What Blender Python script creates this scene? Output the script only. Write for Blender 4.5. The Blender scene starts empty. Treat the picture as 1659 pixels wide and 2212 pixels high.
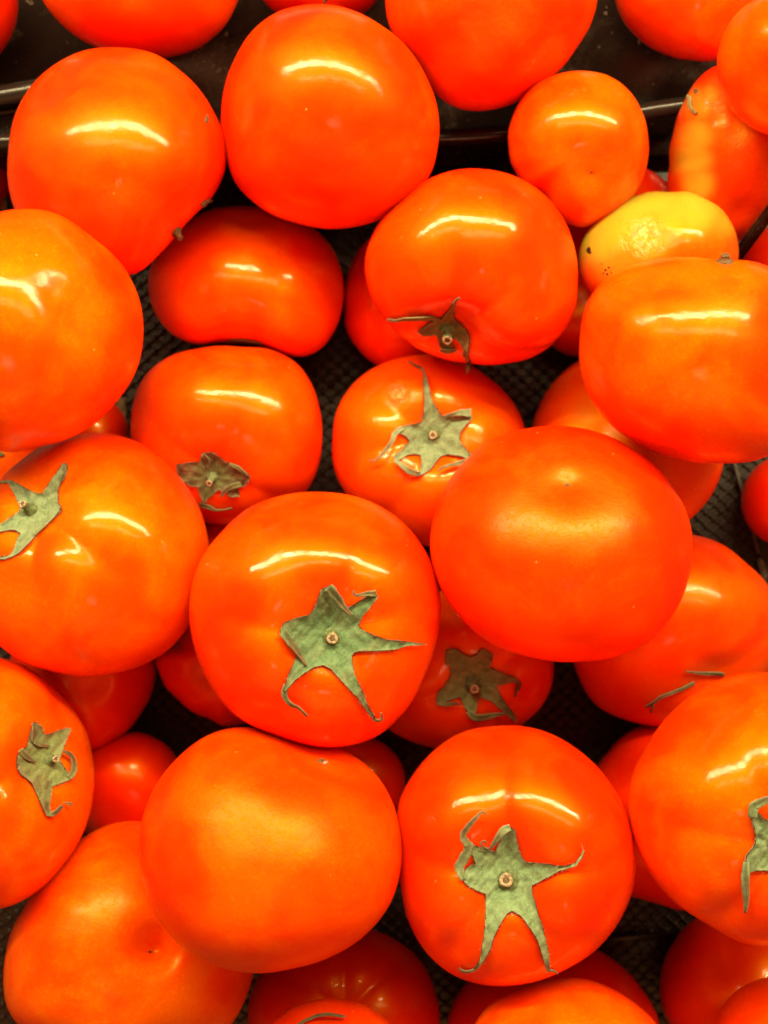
import bpy, bmesh, math, random
import numpy as np
from mathutils import Vector, Matrix
from mathutils.bvhtree import BVHTree
from mathutils.geometry import delaunay_2d_cdt

# ------------------------------------------------------------------ camera, light, exposure
scene = bpy.context.scene
COL = scene.collection
H = 0.48                                   # camera height above the crate floor (m)
HALF = math.radians(18.0)                  # half horizontal field of view
W2, H2 = 829.5, 1106.0                     # half size of the 1659 x 2212 measuring frame
F = W2 / math.tan(HALF)

cam_d = bpy.data.cameras.new("camera")
cam = bpy.data.objects.new("camera", cam_d)
COL.objects.link(cam)
cam.location = (0, 0, H)
cam_d.sensor_fit = 'HORIZONTAL'
cam_d.sensor_width = 36.0
cam_d.lens = 18.0 / math.tan(HALF)
cam_d.clip_start = 0.01
cam_d.clip_end = 20.0
cam_d.dof.use_dof = True
cam_d.dof.focus_distance = 0.365
cam_d.dof.aperture_fstop = 14.0
scene.camera = cam

world = bpy.data.worlds.new("World")
scene.world = world
world.use_nodes = True
bg = world.node_tree.nodes["Background"]
bg.inputs[0].default_value = (1.0, 0.30, 0.10, 1)
bg.inputs[1].default_value = 0.24

def area_lamp(name, loc, target, sx, sy, power, color):
    d = bpy.data.lights.new(name, 'AREA')
    d.shape = 'RECTANGLE'
    d.size, d.size_y = sx, sy
    d.energy = power
    d.color = color
    o = bpy.data.objects.new(name, d)
    COL.objects.link(o)
    o.location = loc
    o.rotation_euler = (Vector(target) - Vector(loc)).to_track_quat('-Z', 'Y').to_euler()
    return o

area_lamp("shelf_tube_lamp", (0.02, 0.37, 0.52), (0, 0.0, 0.06), 1.15, 0.021, 13.5, (1.0, 0.79, 0.40))
area_lamp("second_tube_lamp", (0.02, 0.26, 0.66), (0, 0.0, 0.06), 0.80, 0.016, 1.2, (1.0, 0.80, 0.34))
area_lamp("aisle_lamp", (0.06, -0.34, 0.90), (0, 0.0, 0.06), 0.16, 0.12, 0.30, (1.0, 0.66, 0.36))
area_lamp("underside_fill_lamp", (0.0, -0.62, 0.72), (0, -0.05, 0.06), 0.90, 0.55, 1.7, (1.0, 0.32, 0.06))  # added soft red fill that lifts the undersides, no real fixture

vs = scene.view_settings
vs.view_transform = 'Standard'
vs.look = 'None'
vs.exposure = 0.0
vs.gamma = 1.0
vs.use_curve_mapping = False
scene.cycles.use_denoising = True
scene.cycles.use_adaptive_sampling = True
scene.cycles.adaptive_threshold = 0.02
scene.cycles.max_bounces = 6
scene.cycles.diffuse_bounces = 3
scene.cycles.glossy_bounces = 2
scene.cycles.caustics_reflective = False
scene.cycles.caustics_refractive = False

rng = random.Random(7)

# ------------------------------------------------------------------ helpers
def P(px, py, z):
    """point of the 1659 x 2212 measuring frame lying at height z"""
    return Vector(((px - W2) / F * (H - z), -(py - H2) / F * (H - z), z))

def link(o, parent=None):
    COL.objects.link(o)
    if parent is not None:
        o.parent = parent
    return o

def mesh_obj(name, verts, faces, mat, parent=None, smooth=True):
    me = bpy.data.meshes.new(name)
    me.from_pydata([tuple(v) for v in verts], [], faces)
    me.update()
    if smooth:
        me.polygons.foreach_set("use_smooth", [True] * len(me.polygons))
    if mat:
        me.materials.append(mat)
    return link(bpy.data.objects.new(name, me), parent)

def tag(o, label, cat, group=None, kind=None):
    if label: o["label"] = label
    if cat: o["category"] = cat
    if group: o["group"] = group
    if kind: o["kind"] = kind
    return o

# ------------------------------------------------------------------ materials
def new_mat(name):
    m = bpy.data.materials.new(name)
    m.use_nodes = True
    nt = m.node_tree
    for n in list(nt.nodes):
        nt.nodes.remove(n)
    out = nt.nodes.new("ShaderNodeOutputMaterial")
    b = nt.nodes.new("ShaderNodeBsdfPrincipled")
    nt.links.new(b.outputs[0], out.inputs[0])
    return m, nt, b

class NB:
    def __init__(s, nt): s.nt = nt
    def n(s, t, **kw):
        x = s.nt.nodes.new(t)
        for k, v in kw.items(): setattr(x, k, v)
        return x
    def l(s, a, b): s.nt.links.new(a, b)
    def noise(s, vec, scale, detail=2.0, rough=0.5, dist=0.0):
        x = s.n("ShaderNodeTexNoise")
        x.inputs["Scale"].default_value = scale
        x.inputs["Detail"].default_value = detail
        x.inputs["Roughness"].default_value = rough
        x.inputs["Distortion"].default_value = dist
        s.l(vec, x.inputs["Vector"])
        return x.outputs["Fac"]
    def ramp(s, fac, a, b, va=0.0, vb=1.0):
        x = s.n("ShaderNodeMapRange")
        x.interpolation_type = 'SMOOTHSTEP'
        x.inputs["From Min"].default_value = a
        x.inputs["From Max"].default_value = b
        x.inputs["To Min"].default_value = va
        x.inputs["To Max"].default_value = vb
        s.l(fac, x.inputs["Value"])
        return x.outputs["Result"]
    def math(s, op, a, b=None):
        x = s.n("ShaderNodeMath", operation=op)
        for i, v in enumerate((a, b)):
            if v is None: continue
            if isinstance(v, (int, float)): x.inputs[i].default_value = v
            else: s.l(v, x.inputs[i])
        return x.outputs[0]
    def mix(s, fac, a, b, blend='MIX'):
        x = s.n("ShaderNodeMix", data_type='RGBA', blend_type=blend)
        if isinstance(fac, (int, float)): x.inputs[0].default_value = fac
        else: s.l(fac, x.inputs[0])
        for i, v in ((6, a), (7, b)):
            if isinstance(v, tuple): x.inputs[i].default_value = v
            else: s.l(v, x.inputs[i])
        return x.outputs[2]
    def bump(s, h, strength, dist, prev=None):
        x = s.n("ShaderNodeBump")
        x.inputs["Distance"].default_value = dist
        if isinstance(strength, (int, float)): x.inputs["Strength"].default_value = strength
        else: s.l(strength, x.inputs["Strength"])
        s.l(h, x.inputs["Height"])
        if prev is not None: s.l(prev, x.inputs["Normal"])
        return x.outputs[0]

def tomato_material(name, damaged):
    m, nt, b = new_mat(name)
    N = NB(nt)
    tc = N.n("ShaderNodeTexCoord")
    oi = N.n("ShaderNodeObjectInfo")
    off = N.n("ShaderNodeVectorMath", operation='ADD')
    sc = N.n("ShaderNodeVectorMath", operation='SCALE')
    N.l(oi.outputs["Location"], sc.inputs[0]); sc.inputs["Scale"].default_value = 7.3
    N.l(tc.outputs["Object"], off.inputs[0]); N.l(sc.outputs[0], off.inputs[1])
    v = off.outputs[0]
    at = N.n("ShaderNodeAttribute", attribute_name="tint")
    sep = N.n("ShaderNodeSeparateColor")
    N.l(at.outputs["Color"], sep.inputs[0])
    yel, grn, dmg = sep.outputs[0], sep.outputs[1], sep.outputs[2]
    col = oi.outputs["Color"]
    big = N.ramp(N.noise(v, 34, 4, 0.6, 0.4), 0.36, 0.66)
    blot = N.mix(1.0, col, (1.06, 3.6, 1.0, 1), 'MULTIPLY')      # riper and paler blotches
    c1 = N.mix(N.math('MULTIPLY', big, 0.70), col, blot)
    fine = N.ramp(N.noise(v, 900, 2, 0.6), 0.50, 0.72)
    c2 = N.mix(N.math('MULTIPLY', fine, 0.48), c1, N.mix(1.0, c1, (1.08, 2.0, 1.0, 1), 'MULTIPLY'))
    c3 = N.mix(yel, c2, (0.66, 0.34, 0.012, 1))
    gn = N.math('MULTIPLY', grn, N.ramp(N.noise(v, 90, 3, 0.6), 0.15, 0.6, 0.55, 1.0))
    c4 = N.mix(gn, c3, (0.34, 0.35, 0.030, 1))
    c4d = N.mix(N.math('MULTIPLY', N.ramp(dmg, 0.55, 1.0), N.ramp(N.noise(v, 420, 4, 0.7, 1.2), 0.42, 0.62)), c4, (0.72, 0.52, 0.24, 1)) if damaged else c4  # pale crinkles on the yellow tomato are a highlight put into the colour
    # rare pale flecks (lenticels and dust)
    vo = N.n("ShaderNodeTexVoronoi")
    vo.inputs["Scale"].default_value = 260
    N.l(v, vo.inputs["Vector"])
    sepv = N.n("ShaderNodeSeparateColor"); N.l(vo.outputs["Color"], sepv.inputs[0])
    fl = N.math('MULTIPLY', N.ramp(vo.outputs["Distance"], 0.05, 0.16, 1.0, 0.0),
                N.ramp(sepv.outputs[0], 0.955, 0.975))
    c5 = N.mix(N.math('MULTIPLY', fl, 0.45), c4d, (0.90, 0.36, 0.08, 1))
    N.l(c5, b.inputs["Base Color"])
    b.inputs["Roughness"].default_value = 0.42
    b.inputs["IOR"].default_value = 1.5
    b.inputs["Specular IOR Level"].default_value = 1.0
    b.inputs["Specular Tint"].default_value = (1.0, 0.56, 0.0, 1)
    b.inputs["Subsurface Weight"].default_value = 0.25
    b.inputs["Subsurface Radius"].default_value = (1.0, 0.12, 0.03)
    b.inputs["Subsurface Scale"].default_value = 0.007
    cw = N.math('ADD', N.math('MULTIPLY', oi.outputs["Alpha"], 0.60), 0.15)
    N.l(N.math('MULTIPLY', cw, N.ramp(N.noise(v, 560, 3, 0.75), 0.44, 0.64, 1.0, 0.22)), b.inputs["Coat Weight"])
    b.inputs["Coat IOR"].default_value = 1.42
    matt = N.math('SUBTRACT', 1.0, oi.outputs["Alpha"])          # 0 polished ... 1 dull, per fruit
    cr = N.math('ADD', N.math('ADD', N.math('MULTIPLY', N.math('POWER', matt, 1.5), 0.30), 0.040), N.math('MULTIPLY', big, 0.045))
    cr = N.math('ADD', cr, N.math('MULTIPLY', dmg, 0.10))
    N.l(cr, b.inputs["Coat Roughness"])
    # relief: broad lumps, fine pores, wrinkles where damaged
    wav = N.noise(v, 42, 2, 0.5)
    por = N.noise(v, 1300, 2, 0.6)
    wrk = N.noise(v, 330, 4, 0.65, 1.5)
    n1 = N.bump(wav, 0.30, 0.0016)
    n2 = N.bump(por, 0.17, 0.00022, n1)
    n4 = N.bump(wrk, dmg, 0.0016, n2) if damaged else n2
    N.l(n4, b.inputs["Normal"]); N.l(n4, b.inputs["Coat Normal"])
    return m

def calyx_material():
    m, nt, b = new_mat("calyx_leaf")
    N = NB(nt)
    tc = N.n("ShaderNodeTexCoord"); v = tc.outputs["Object"]
    oi = N.n("ShaderNodeObjectInfo")
    at = N.n("ShaderNodeAttribute", attribute_name="dry")
    sep = N.n("ShaderNodeSeparateColor"); N.l(at.outputs["Color"], sep.inputs[0])
    dry, streak = sep.outputs[0], sep.outputs[1]
    n1 = N.ramp(N.noise(v, 300, 4, 0.6, 0.8), 0.25, 0.75)
    n2 = N.ramp(N.noise(v, 1700, 2, 0.6), 0.35, 0.7)
    c = N.mix(n1, (0.10, 0.135, 0.060, 1), (0.235, 0.29, 0.155, 1))
    c = N.mix(N.math('MULTIPLY', n2, 0.35), c, (0.34, 0.38, 0.26, 1))
    c = N.mix(1.0, c, oi.outputs["Color"], 'MULTIPLY')
    dr = N.ramp(N.math('ADD', dry, N.math('MULTIPLY', N.noise(v, 260, 3), 0.55)), 0.50, 1.05)
    dc = N.mix(n1, (0.045, 0.026, 0.010, 1), (0.16, 0.105, 0.045, 1))
    c = N.mix(dr, c, dc)
    c = N.mix(N.math('MULTIPLY', streak, 0.40), c, (0.40, 0.39, 0.25, 1))
    N.l(c, b.inputs["Base Color"])
    b.inputs["Roughness"].default_value = 0.75
    b.inputs["Specular IOR Level"].default_value = 0.25
    b.inputs["Sheen Weight"].default_value = 0.25
    b.inputs["Sheen Roughness"].default_value = 0.4
    bn = N.bump(N.noise(v, 500, 3, 0.6, 1.0), 0.5, 0.0005)
    N.l(bn, b.inputs["Normal"])
    return m

def simple_mat(name, ca, cb, scale, rough, bump=0.3, bd=0.0004, spec=0.4):
    m, nt, b = new_mat(name)
    N = NB(nt)
    tc = N.n("ShaderNodeTexCoord"); v = tc.outputs["Object"]
    n1 = N.ramp(N.noise(v, scale, 4, 0.65), 0.3, 0.7)
    N.l(N.mix(n1, ca, cb), b.inputs["Base Color"])
    b.inputs["Roughness"].default_value = rough
    b.inputs["Specular IOR Level"].default_value = spec
    N.l(N.bump(N.noise(v, scale * 1.7, 3), bump, bd), b.inputs["Normal"])
    return m

def plastic_material(name, base, dust_amt, rough, seedoff):
    m, nt, b = new_mat(name)
    N = NB(nt)
    tc = N.n("ShaderNodeTexCoord")
    mp = N.n("ShaderNodeMapping"); mp.inputs["Location"].default_value = (seedoff, seedoff * .7, 0)
    N.l(tc.outputs["Object"], mp.inputs["Vector"]); v = mp.outputs[0]
    d1 = N.ramp(N.noise(v, 55, 5, 0.7, 0.6), 0.50, 0.78)
    d2 = N.ramp(N.noise(v, 900, 3, 0.7), 0.50, 0.75)
    d3 = N.ramp(N.noise(v, 260, 2, 0.5), 0.68, 0.74)
    dust = N.math('ADD', N.math('MULTIPLY', d1, N.math('ADD', N.math('MULTIPLY', d2, 0.8), 0.2)), N.math('MULTIPLY', d3, 0.5))
    f = N.math('MULTIPLY', dust, dust_amt)
    N.l(N.mix(f, base, (0.24, 0.165, 0.125, 1)), b.inputs["Base Color"])
    N.l(N.math('ADD', N.math('MULTIPLY', f, 0.35), rough), b.inputs["Roughness"])
    b.inputs["Specular IOR Level"].default_value = 0.35
    N.l(N.bump(N.noise(v, 500, 3), 0.12, 0.0004), b.inputs["Normal"])
    return m

M_TOM = tomato_material("tomato_skin", False)
M_TOM_DMG = tomato_material("blemished_tomato_skin", True)
M_CAL = calyx_material()
M_STEM = simple_mat("green_stem", (0.06, 0.085, 0.03, 1), (0.18, 0.23, 0.11, 1), 900, 0.7)
M_CUT = simple_mat("cut_stem_end", (0.20, 0.13, 0.07, 1), (0.55, 0.46, 0.33, 1), 1500, 0.75)
M_PITH = simple_mat("stem_pith", (0.06, 0.035, 0.015, 1), (0.20, 0.14, 0.07, 1), 1500, 0.8)
M_SCAR = simple_mat("dry_scar", (0.05, 0.026, 0.008, 1), (0.20, 0.115, 0.045, 1), 1400, 0.8)
M_SPOT = simple_mat("dark_spot", (0.012, 0.006, 0.003, 1), (0.06, 0.02, 0.008, 1), 1400, 0.6)
M_PLA = plastic_material("black_plastic", (0.014, 0.008, 0.0065, 1), 1.1, 0.22, 0.0)
M_RIM = plastic_material("worn_black_rim", (0.014, 0.010, 0.008, 1), 0.25, 0.20, 3.0)
M_NET = plastic_material("black_liner_mesh", (0.026, 0.017, 0.014, 1), 0.30, 0.42, 5.0)
M_RIB = plastic_material("pale_worn_rib", (0.10, 0.085, 0.075, 1), 0.9, 0.40, 9.0)

# ------------------------------------------------------------------ crate (surface the fruit rests on)
def tube(name, pts, r, mat, parent, seg=10, squash=1.0):
    pts = [Vector(p) for p in pts]
    V, Fc = [], []
    for i, p in enumerate(pts):
        t = (pts[min(i + 1, len(pts) - 1)] - pts[max(i - 1, 0)]).normalized()
        s = t.cross(Vector((0, 0, 1)))
        s = s.normalized() if s.length > 1e-6 else Vector((1, 0, 0))
        u = s.cross(t).normalized()
        rr = r[i] if isinstance(r, (list, tuple)) else r
        for k in range(seg):
            a = 2 * math.pi * k / seg
            V.append(p + s * math.cos(a) * rr + u * math.sin(a) * rr * squash)
    for i in range(len(pts) - 1):
        for k in range(seg):
            k2 = (k + 1) % seg
            Fc.append((i * seg + k, i * seg + k2, (i + 1) * seg + k2, (i + 1) * seg + k))
    Fc.append(tuple(range(seg - 1, -1, -1)))
    n0 = (len(pts) - 1) * seg
    Fc.append(tuple(n0 + k for k in range(seg)))
    return mesh_obj(name, V, Fc, mat, parent)

def smooth_path(pts, n=40):
    """Catmull-Rom through points"""
    pts = [Vector(p) for p in pts]
    q = [pts[0]] + pts + [pts[-1]]
    out = []
    per = max(2, n // (len(pts) - 1))
    for i in range(1, len(q) - 2):
        for k in range(per):
            t = k / per
            p0, p1, p2, p3 = q[i - 1], q[i], q[i + 1], q[i + 2]
            out.append(0.5 * ((2 * p1) + (p2 - p0) * t + (2 * p0 - 5 * p1 + 4 * p2 - p3) * t * t + (3 * p1 - p0 - 3 * p2 + p3) * t ** 3))
    out.append(pts[-1])
    return out

def box_between(name, a, b, width, height, mat, parent, bevel=0.0006):
    a, b = Vector(a), Vector(b)
    d = (b - a)
    L = d.length
    bm = bmesh.new()
    bmesh.ops.create_cube(bm, size=1.0)
    bmesh.ops.scale(bm, vec=(L, width, height), verts=bm.verts)
    bmesh.ops.bevel(bm, geom=list(bm.edges), offset=bevel, segments=2, affect='EDGES')
    x = d.normalized()
    y = Vector((0, 0, 1)).cross(x)
    y = y.normalized() if y.length > 1e-6 else Vector((0, 1, 0))
    z = x.cross(y)
    M = Matrix((x, y, z)).transposed().to_4x4()
    M.translation = (a + b) / 2
    bmesh.ops.transform(bm, matrix=M, verts=bm.verts)
    me = bpy.data.meshes.new(name)
    bm.to_mesh(me); bm.free()
    me.polygons.foreach_set("use_smooth", [False] * len(me.polygons))
    me.materials.append(mat)
    return link(bpy.data.objects.new(name, me), parent)

RIM_Z = 0.045
crate = bpy.data.objects.new("produce_crate", None)
link(crate)
tag(crate, "black plastic produce crate lined with knotted mesh under the tomato heap", "crate")
rim_px = [(-120, 316), (120, 303), (420, 298), (760, 299), (1015, 296), (1240, 268), (1415, 238), (1490, 228)]
rim_pts = smooth_path([P(x, y, RIM_Z) for x, y in rim_px], 56)
# floor sheet
fl_v = [(-0.24, -0.30, 0), (0.24, -0.30, 0), (0.24, 0.235, 0), (-0.24, 0.235, 0),
        (-0.24, -0.30, -0.003), (0.24, -0.30, -0.003), (0.24, 0.235, -0.003), (-0.24, 0.235, -0.003)]
mesh_obj("floor_panel", fl_v, [(0, 1, 2, 3), (7, 6, 5, 4), (0, 4, 5, 1), (1, 5, 6, 2), (2, 6, 7, 3), (3, 7, 4, 0)], M_NET, crate, False)
# end wall following the rim
V, Fc = [], []
for p in rim_pts:
    V += [(p.x, p.y - 0.0012, RIM_Z), (p.x, p.y - 0.0012, 0.0), (p.x, p.y + 0.0022, 0.0), (p.x, p.y + 0.0022, RIM_Z)]
for i in range(len(rim_pts) - 1):
    for k in range(4):
        k2 = (k + 1) % 4
        Fc.append((i * 4 + k, i * 4 + k2, (i + 1) * 4 + k2, (i + 1) * 4 + k))
mesh_obj("end_wall", V, Fc, M_PLA, crate, False)
tube("rim", rim_pts, 0.0034, M_RIM, crate, 12)
step = smooth_path([P(x, y + 22, 0.030) for x, y in rim_px], 40)
tube("wall_step", step, 0.0016, M_RIM, crate, 8)

# knotted liner on the floor: thousands of little knots joined by strands, too small to pick apart
def build_liner():
    V, Fc = [], []
    rr = np.random.RandomState(3)
    sx, sy = 0.0031, 0.0027
    seg, rings = 6, 3
    base = []
    for j in range(rings):
        ph = (j + 0.35) / rings * math.pi * 0.5
        for k in range(seg):
            a = 2 * math.pi * k / seg
            base.append((math.cos(ph) * math.cos(a), math.cos(ph) * math.sin(a), math.sin(ph)))
    base.append((0, 0, 1.0))
    base = np.array(base)
    row = 0
    y = -0.205
    while y < 0.136:
        x = -0.155 + (sx if row % 2 else 0)
        while x < 0.155:
            cx, cy = x + rr.normal(0, 0.00022), y + rr.normal(0, 0.00022)
            s = rr.uniform(0.78, 1.12)
            a = rr.uniform(-0.3, 0.3)
            bx = base * np.array([0.00128 * s, 0.00165 * s, 0.0014 * s])
            ca, sa = math.cos(a), math.sin(a)
            n0 = len(V)
            for q in bx:
                V.append((cx + q[0] * ca - q[1] * sa, cy + q[0] * sa + q[1] * ca, 0.0004 + q[2]))
            for j in range(rings - 1):
                for k in range(seg):
                    k2 = (k + 1) % seg
                    Fc.append((n0 + j * seg + k, n0 + j * seg + k2, n0 + (j + 1) * seg + k2, n0 + (j + 1) * seg + k))
            t = n0 + rings * seg
            for k in range(seg):
                Fc.append((n0 + (rings - 1) * seg + k, n0 + (rings - 1) * seg + (k + 1) % seg, t))
            # strands to the two knots below
            for dx in (-sx, sx):
                p, q = Vector((cx, cy, 0.0007)), Vector((cx + dx, cy - sy, 0.0007))
                d = (q - p); sdir = Vector((-d.y, d.x, 0)).normalized() * 0.00045
                m0 = len(V)
                V += [tuple(p + sdir), tuple(p - sdir), tuple(q - sdir), tuple(q + sdir),
                      tuple(p + Vector((0, 0, 0.0005))), tuple(q + Vector((0, 0, 0.0005)))]
                Fc += [(m0, m0 + 4, m0 + 5, m0 + 3), (m0 + 4, m0 + 1, m0 + 2, m0 + 5)]
            x += 2 * sx
        y += sy
        row += 1
    o = mesh_obj("liner_mesh", V, Fc, M_NET, crate)
    o["kind"] = "stuff"
build_liner()
# worn ribs and seams of the floor
box_between("floor_rib", P(1581, 985, 0.003), P(1637, 1196, 0.003), 0.0011, 0.0030, M_RIB, crate, 0.0003)
box_between("floor_rib", P(1639, 1206, 0.0032), P(1652, 1250, 0.0032), 0.0024, 0.0034, M_RIB, crate, 0.0006)
box_between("floor_rib", P(1100, 912, 0.003), P(1190, 868, 0.003), 0.0016, 0.0028, M_PLA, crate, 0.0005)
box_between("floor_rib", P(1300, 2030, 0.003), P(1470, 2012, 0.003), 0.0013, 0.0030, M_PLA, crate, 0.0004)

back = bpy.data.objects.new("neighbouring_crate", None)
link(back)
tag(back, "dusty smooth black plastic tray behind the crate rim at the top edge", "crate")
y0 = 0.1445
bv = [(-0.24, 0.1420, 0.010), (0.24, 0.1420, 0.010), (0.24, 0.40, 0.105), (-0.24, 0.40, 0.105)]  # slope added to turn the tube's reflection away and keep the tray dark
bv += [(x, y, z - 0.003) for x, y, z in bv]
mesh_obj("tray_floor", bv, [(0, 1, 2, 3), (7, 6, 5, 4), (0, 4, 5, 1), (1, 5, 6, 2), (2, 6, 7, 3), (3, 7, 4, 0)], M_PLA, back, False)
tube("rim", smooth_path([P(-140, 232, 0.047), P(70, 196, 0.047), P(160, 178, 0.047), P(250, 158, 0.047)], 24), 0.0040, M_RIM, back, 12, 0.8)
tube("ledge", smooth_path([P(-140, 262, 0.040), P(70, 232, 0.040), P(160, 216, 0.040), P(250, 198, 0.040)], 24), 0.0022, M_PLA, back, 8)

bar = bpy.data.objects.new("divider_bar", None)
link(bar)
tag(bar, "short dark plastic bar slanting down beside the blistered tomato at the right edge", "bar")
A, B = P(1706, 400, 0.084), P(1590, 556, 0.056)
box_between("bar_body", A, B, 0.0042, 0.0030, M_PLA, bar, 0.0007)
box_between("bar_lip", A + Vector((-0.0019, -0.0012, 0.0024)), B + Vector((-0.0019, -0.0012, 0.0024)), 0.0006, 0.0016, M_RIM, bar, 0.0002)

# ------------------------------------------------------------------ tomatoes
# key: centre, radii (measuring frame), order in the heap, stem point, 'f' faces camera / 'b' turned away,
#      height ratio, lobes, lobe depth, colour, outline points, label
R0 = (0.87, 0.072, 0.0012)
RED = (0.74, 0.016, 0.0008)  # darker red that puts shade into the colour of the half-hidden fruit
ORG = (0.90, 0.105, 0.002)
T = {}
def tom(key, c, r, order, stem, k=0.84, lobes=0, la=0.0, col=R0, pts=(), label="", dents=(), tint=(), floor=0.0, ds=0.12, gloss=None, cre=()):
    T[key] = dict(c=c, r=r, order=order, stem=stem, k=k, lobes=lobes, la=la, col=col, pts=pts,
                  label=label, dents=dents, tint=tint, floor=floor, ds=ds, gloss=gloss, cre=cre)

# --- lowest fruit, seen in the gaps
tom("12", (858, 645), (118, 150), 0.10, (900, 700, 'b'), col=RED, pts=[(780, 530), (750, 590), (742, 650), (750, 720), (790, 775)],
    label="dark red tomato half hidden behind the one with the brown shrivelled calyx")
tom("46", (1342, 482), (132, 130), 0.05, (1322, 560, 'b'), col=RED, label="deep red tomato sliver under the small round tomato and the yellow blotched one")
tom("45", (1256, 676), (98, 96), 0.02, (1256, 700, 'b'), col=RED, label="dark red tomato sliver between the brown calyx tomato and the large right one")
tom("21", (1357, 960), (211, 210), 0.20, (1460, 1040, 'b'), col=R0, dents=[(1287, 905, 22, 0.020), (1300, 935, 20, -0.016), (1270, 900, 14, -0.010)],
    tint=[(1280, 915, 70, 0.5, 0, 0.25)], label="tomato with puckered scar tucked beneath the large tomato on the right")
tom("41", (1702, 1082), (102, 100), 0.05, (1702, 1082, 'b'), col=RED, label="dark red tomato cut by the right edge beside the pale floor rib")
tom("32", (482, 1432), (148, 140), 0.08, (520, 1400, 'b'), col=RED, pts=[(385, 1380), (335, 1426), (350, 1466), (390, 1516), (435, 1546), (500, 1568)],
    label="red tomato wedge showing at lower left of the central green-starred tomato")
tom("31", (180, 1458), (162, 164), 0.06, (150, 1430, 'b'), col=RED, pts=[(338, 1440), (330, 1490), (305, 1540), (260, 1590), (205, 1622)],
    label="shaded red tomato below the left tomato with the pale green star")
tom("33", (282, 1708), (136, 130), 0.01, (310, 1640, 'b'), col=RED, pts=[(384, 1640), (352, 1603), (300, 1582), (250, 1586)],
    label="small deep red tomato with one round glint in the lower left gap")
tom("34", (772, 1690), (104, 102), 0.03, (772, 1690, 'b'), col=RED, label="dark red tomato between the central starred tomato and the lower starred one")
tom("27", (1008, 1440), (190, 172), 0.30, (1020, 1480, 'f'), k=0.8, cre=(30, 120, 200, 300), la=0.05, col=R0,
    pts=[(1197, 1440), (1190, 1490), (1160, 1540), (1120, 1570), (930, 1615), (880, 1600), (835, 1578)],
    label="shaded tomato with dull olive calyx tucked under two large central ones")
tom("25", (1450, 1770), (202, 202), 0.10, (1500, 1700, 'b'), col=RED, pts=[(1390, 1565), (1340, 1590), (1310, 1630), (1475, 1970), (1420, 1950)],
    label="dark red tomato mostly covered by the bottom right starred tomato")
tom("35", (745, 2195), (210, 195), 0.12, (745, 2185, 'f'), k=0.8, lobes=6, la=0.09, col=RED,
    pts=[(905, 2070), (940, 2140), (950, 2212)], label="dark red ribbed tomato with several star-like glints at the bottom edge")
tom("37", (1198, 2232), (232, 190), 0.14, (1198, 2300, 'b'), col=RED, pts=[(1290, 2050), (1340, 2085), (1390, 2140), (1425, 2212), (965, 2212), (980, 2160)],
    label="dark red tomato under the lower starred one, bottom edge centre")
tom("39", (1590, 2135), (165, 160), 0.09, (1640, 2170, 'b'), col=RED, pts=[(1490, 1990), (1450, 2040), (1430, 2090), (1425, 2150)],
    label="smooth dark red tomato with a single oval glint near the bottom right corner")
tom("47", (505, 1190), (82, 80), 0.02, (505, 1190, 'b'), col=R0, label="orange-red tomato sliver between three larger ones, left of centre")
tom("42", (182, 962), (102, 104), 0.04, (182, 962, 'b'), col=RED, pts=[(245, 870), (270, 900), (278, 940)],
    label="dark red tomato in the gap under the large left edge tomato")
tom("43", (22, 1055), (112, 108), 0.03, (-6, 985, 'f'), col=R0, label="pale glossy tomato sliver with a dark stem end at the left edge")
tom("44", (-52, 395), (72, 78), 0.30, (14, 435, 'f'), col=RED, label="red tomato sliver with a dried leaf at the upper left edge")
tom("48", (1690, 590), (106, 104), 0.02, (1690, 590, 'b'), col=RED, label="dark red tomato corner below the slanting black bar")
# --- fruit behind the rim
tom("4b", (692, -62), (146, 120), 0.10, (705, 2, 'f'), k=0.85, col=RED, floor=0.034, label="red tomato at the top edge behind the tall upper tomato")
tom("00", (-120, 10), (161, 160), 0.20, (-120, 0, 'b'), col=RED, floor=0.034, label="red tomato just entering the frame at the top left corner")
tom("01", (302, -62), (222, 187), 0.40, (302, -90, 'b'), col=R0, floor=0.034,
    pts=[(90, 0), (130, 50), (185, 92), (370, 124), (430, 105), (480, 65), (515, 0)],
    label="large red tomato cut by the top edge, left of centre")
tom("04", (1064, -5), (232, 246), 1.60, (1064, -60, 'b'), k=0.9, col=R0, floor=0.034,
    pts=[(832, 10), (845, 75), (880, 115), (915, 165), (945, 212), (985, 236), (1040, 241), (1090, 232), (1150, 200), (1200, 160), (1240, 110), (1275, 55), (1293, 0)],
    label="large orange-red tomato cut by the top edge, right of centre")
tom("07", (1485, -20), (160, 153), 0.50, (1490, 60, 'b'), col=R0, floor=0.034,
    pts=[(1328, 0), (1340, 35), (1380, 85), (1430, 115), (1480, 130), (1540, 134)], label="red tomato at the top edge near the right corner")
tom("08", (1702, 134), (155, 160), 2.20, (1740, 100, 'b'), col=ORG, floor=0.034,
    pts=[(1630, 0), (1590, 30), (1560, 80), (1548, 140), (1555, 190), (1580, 240), (1620, 275), (1659, 292)],
    label="smooth orange tomato at the upper right edge overlapping the blistered one")
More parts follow.
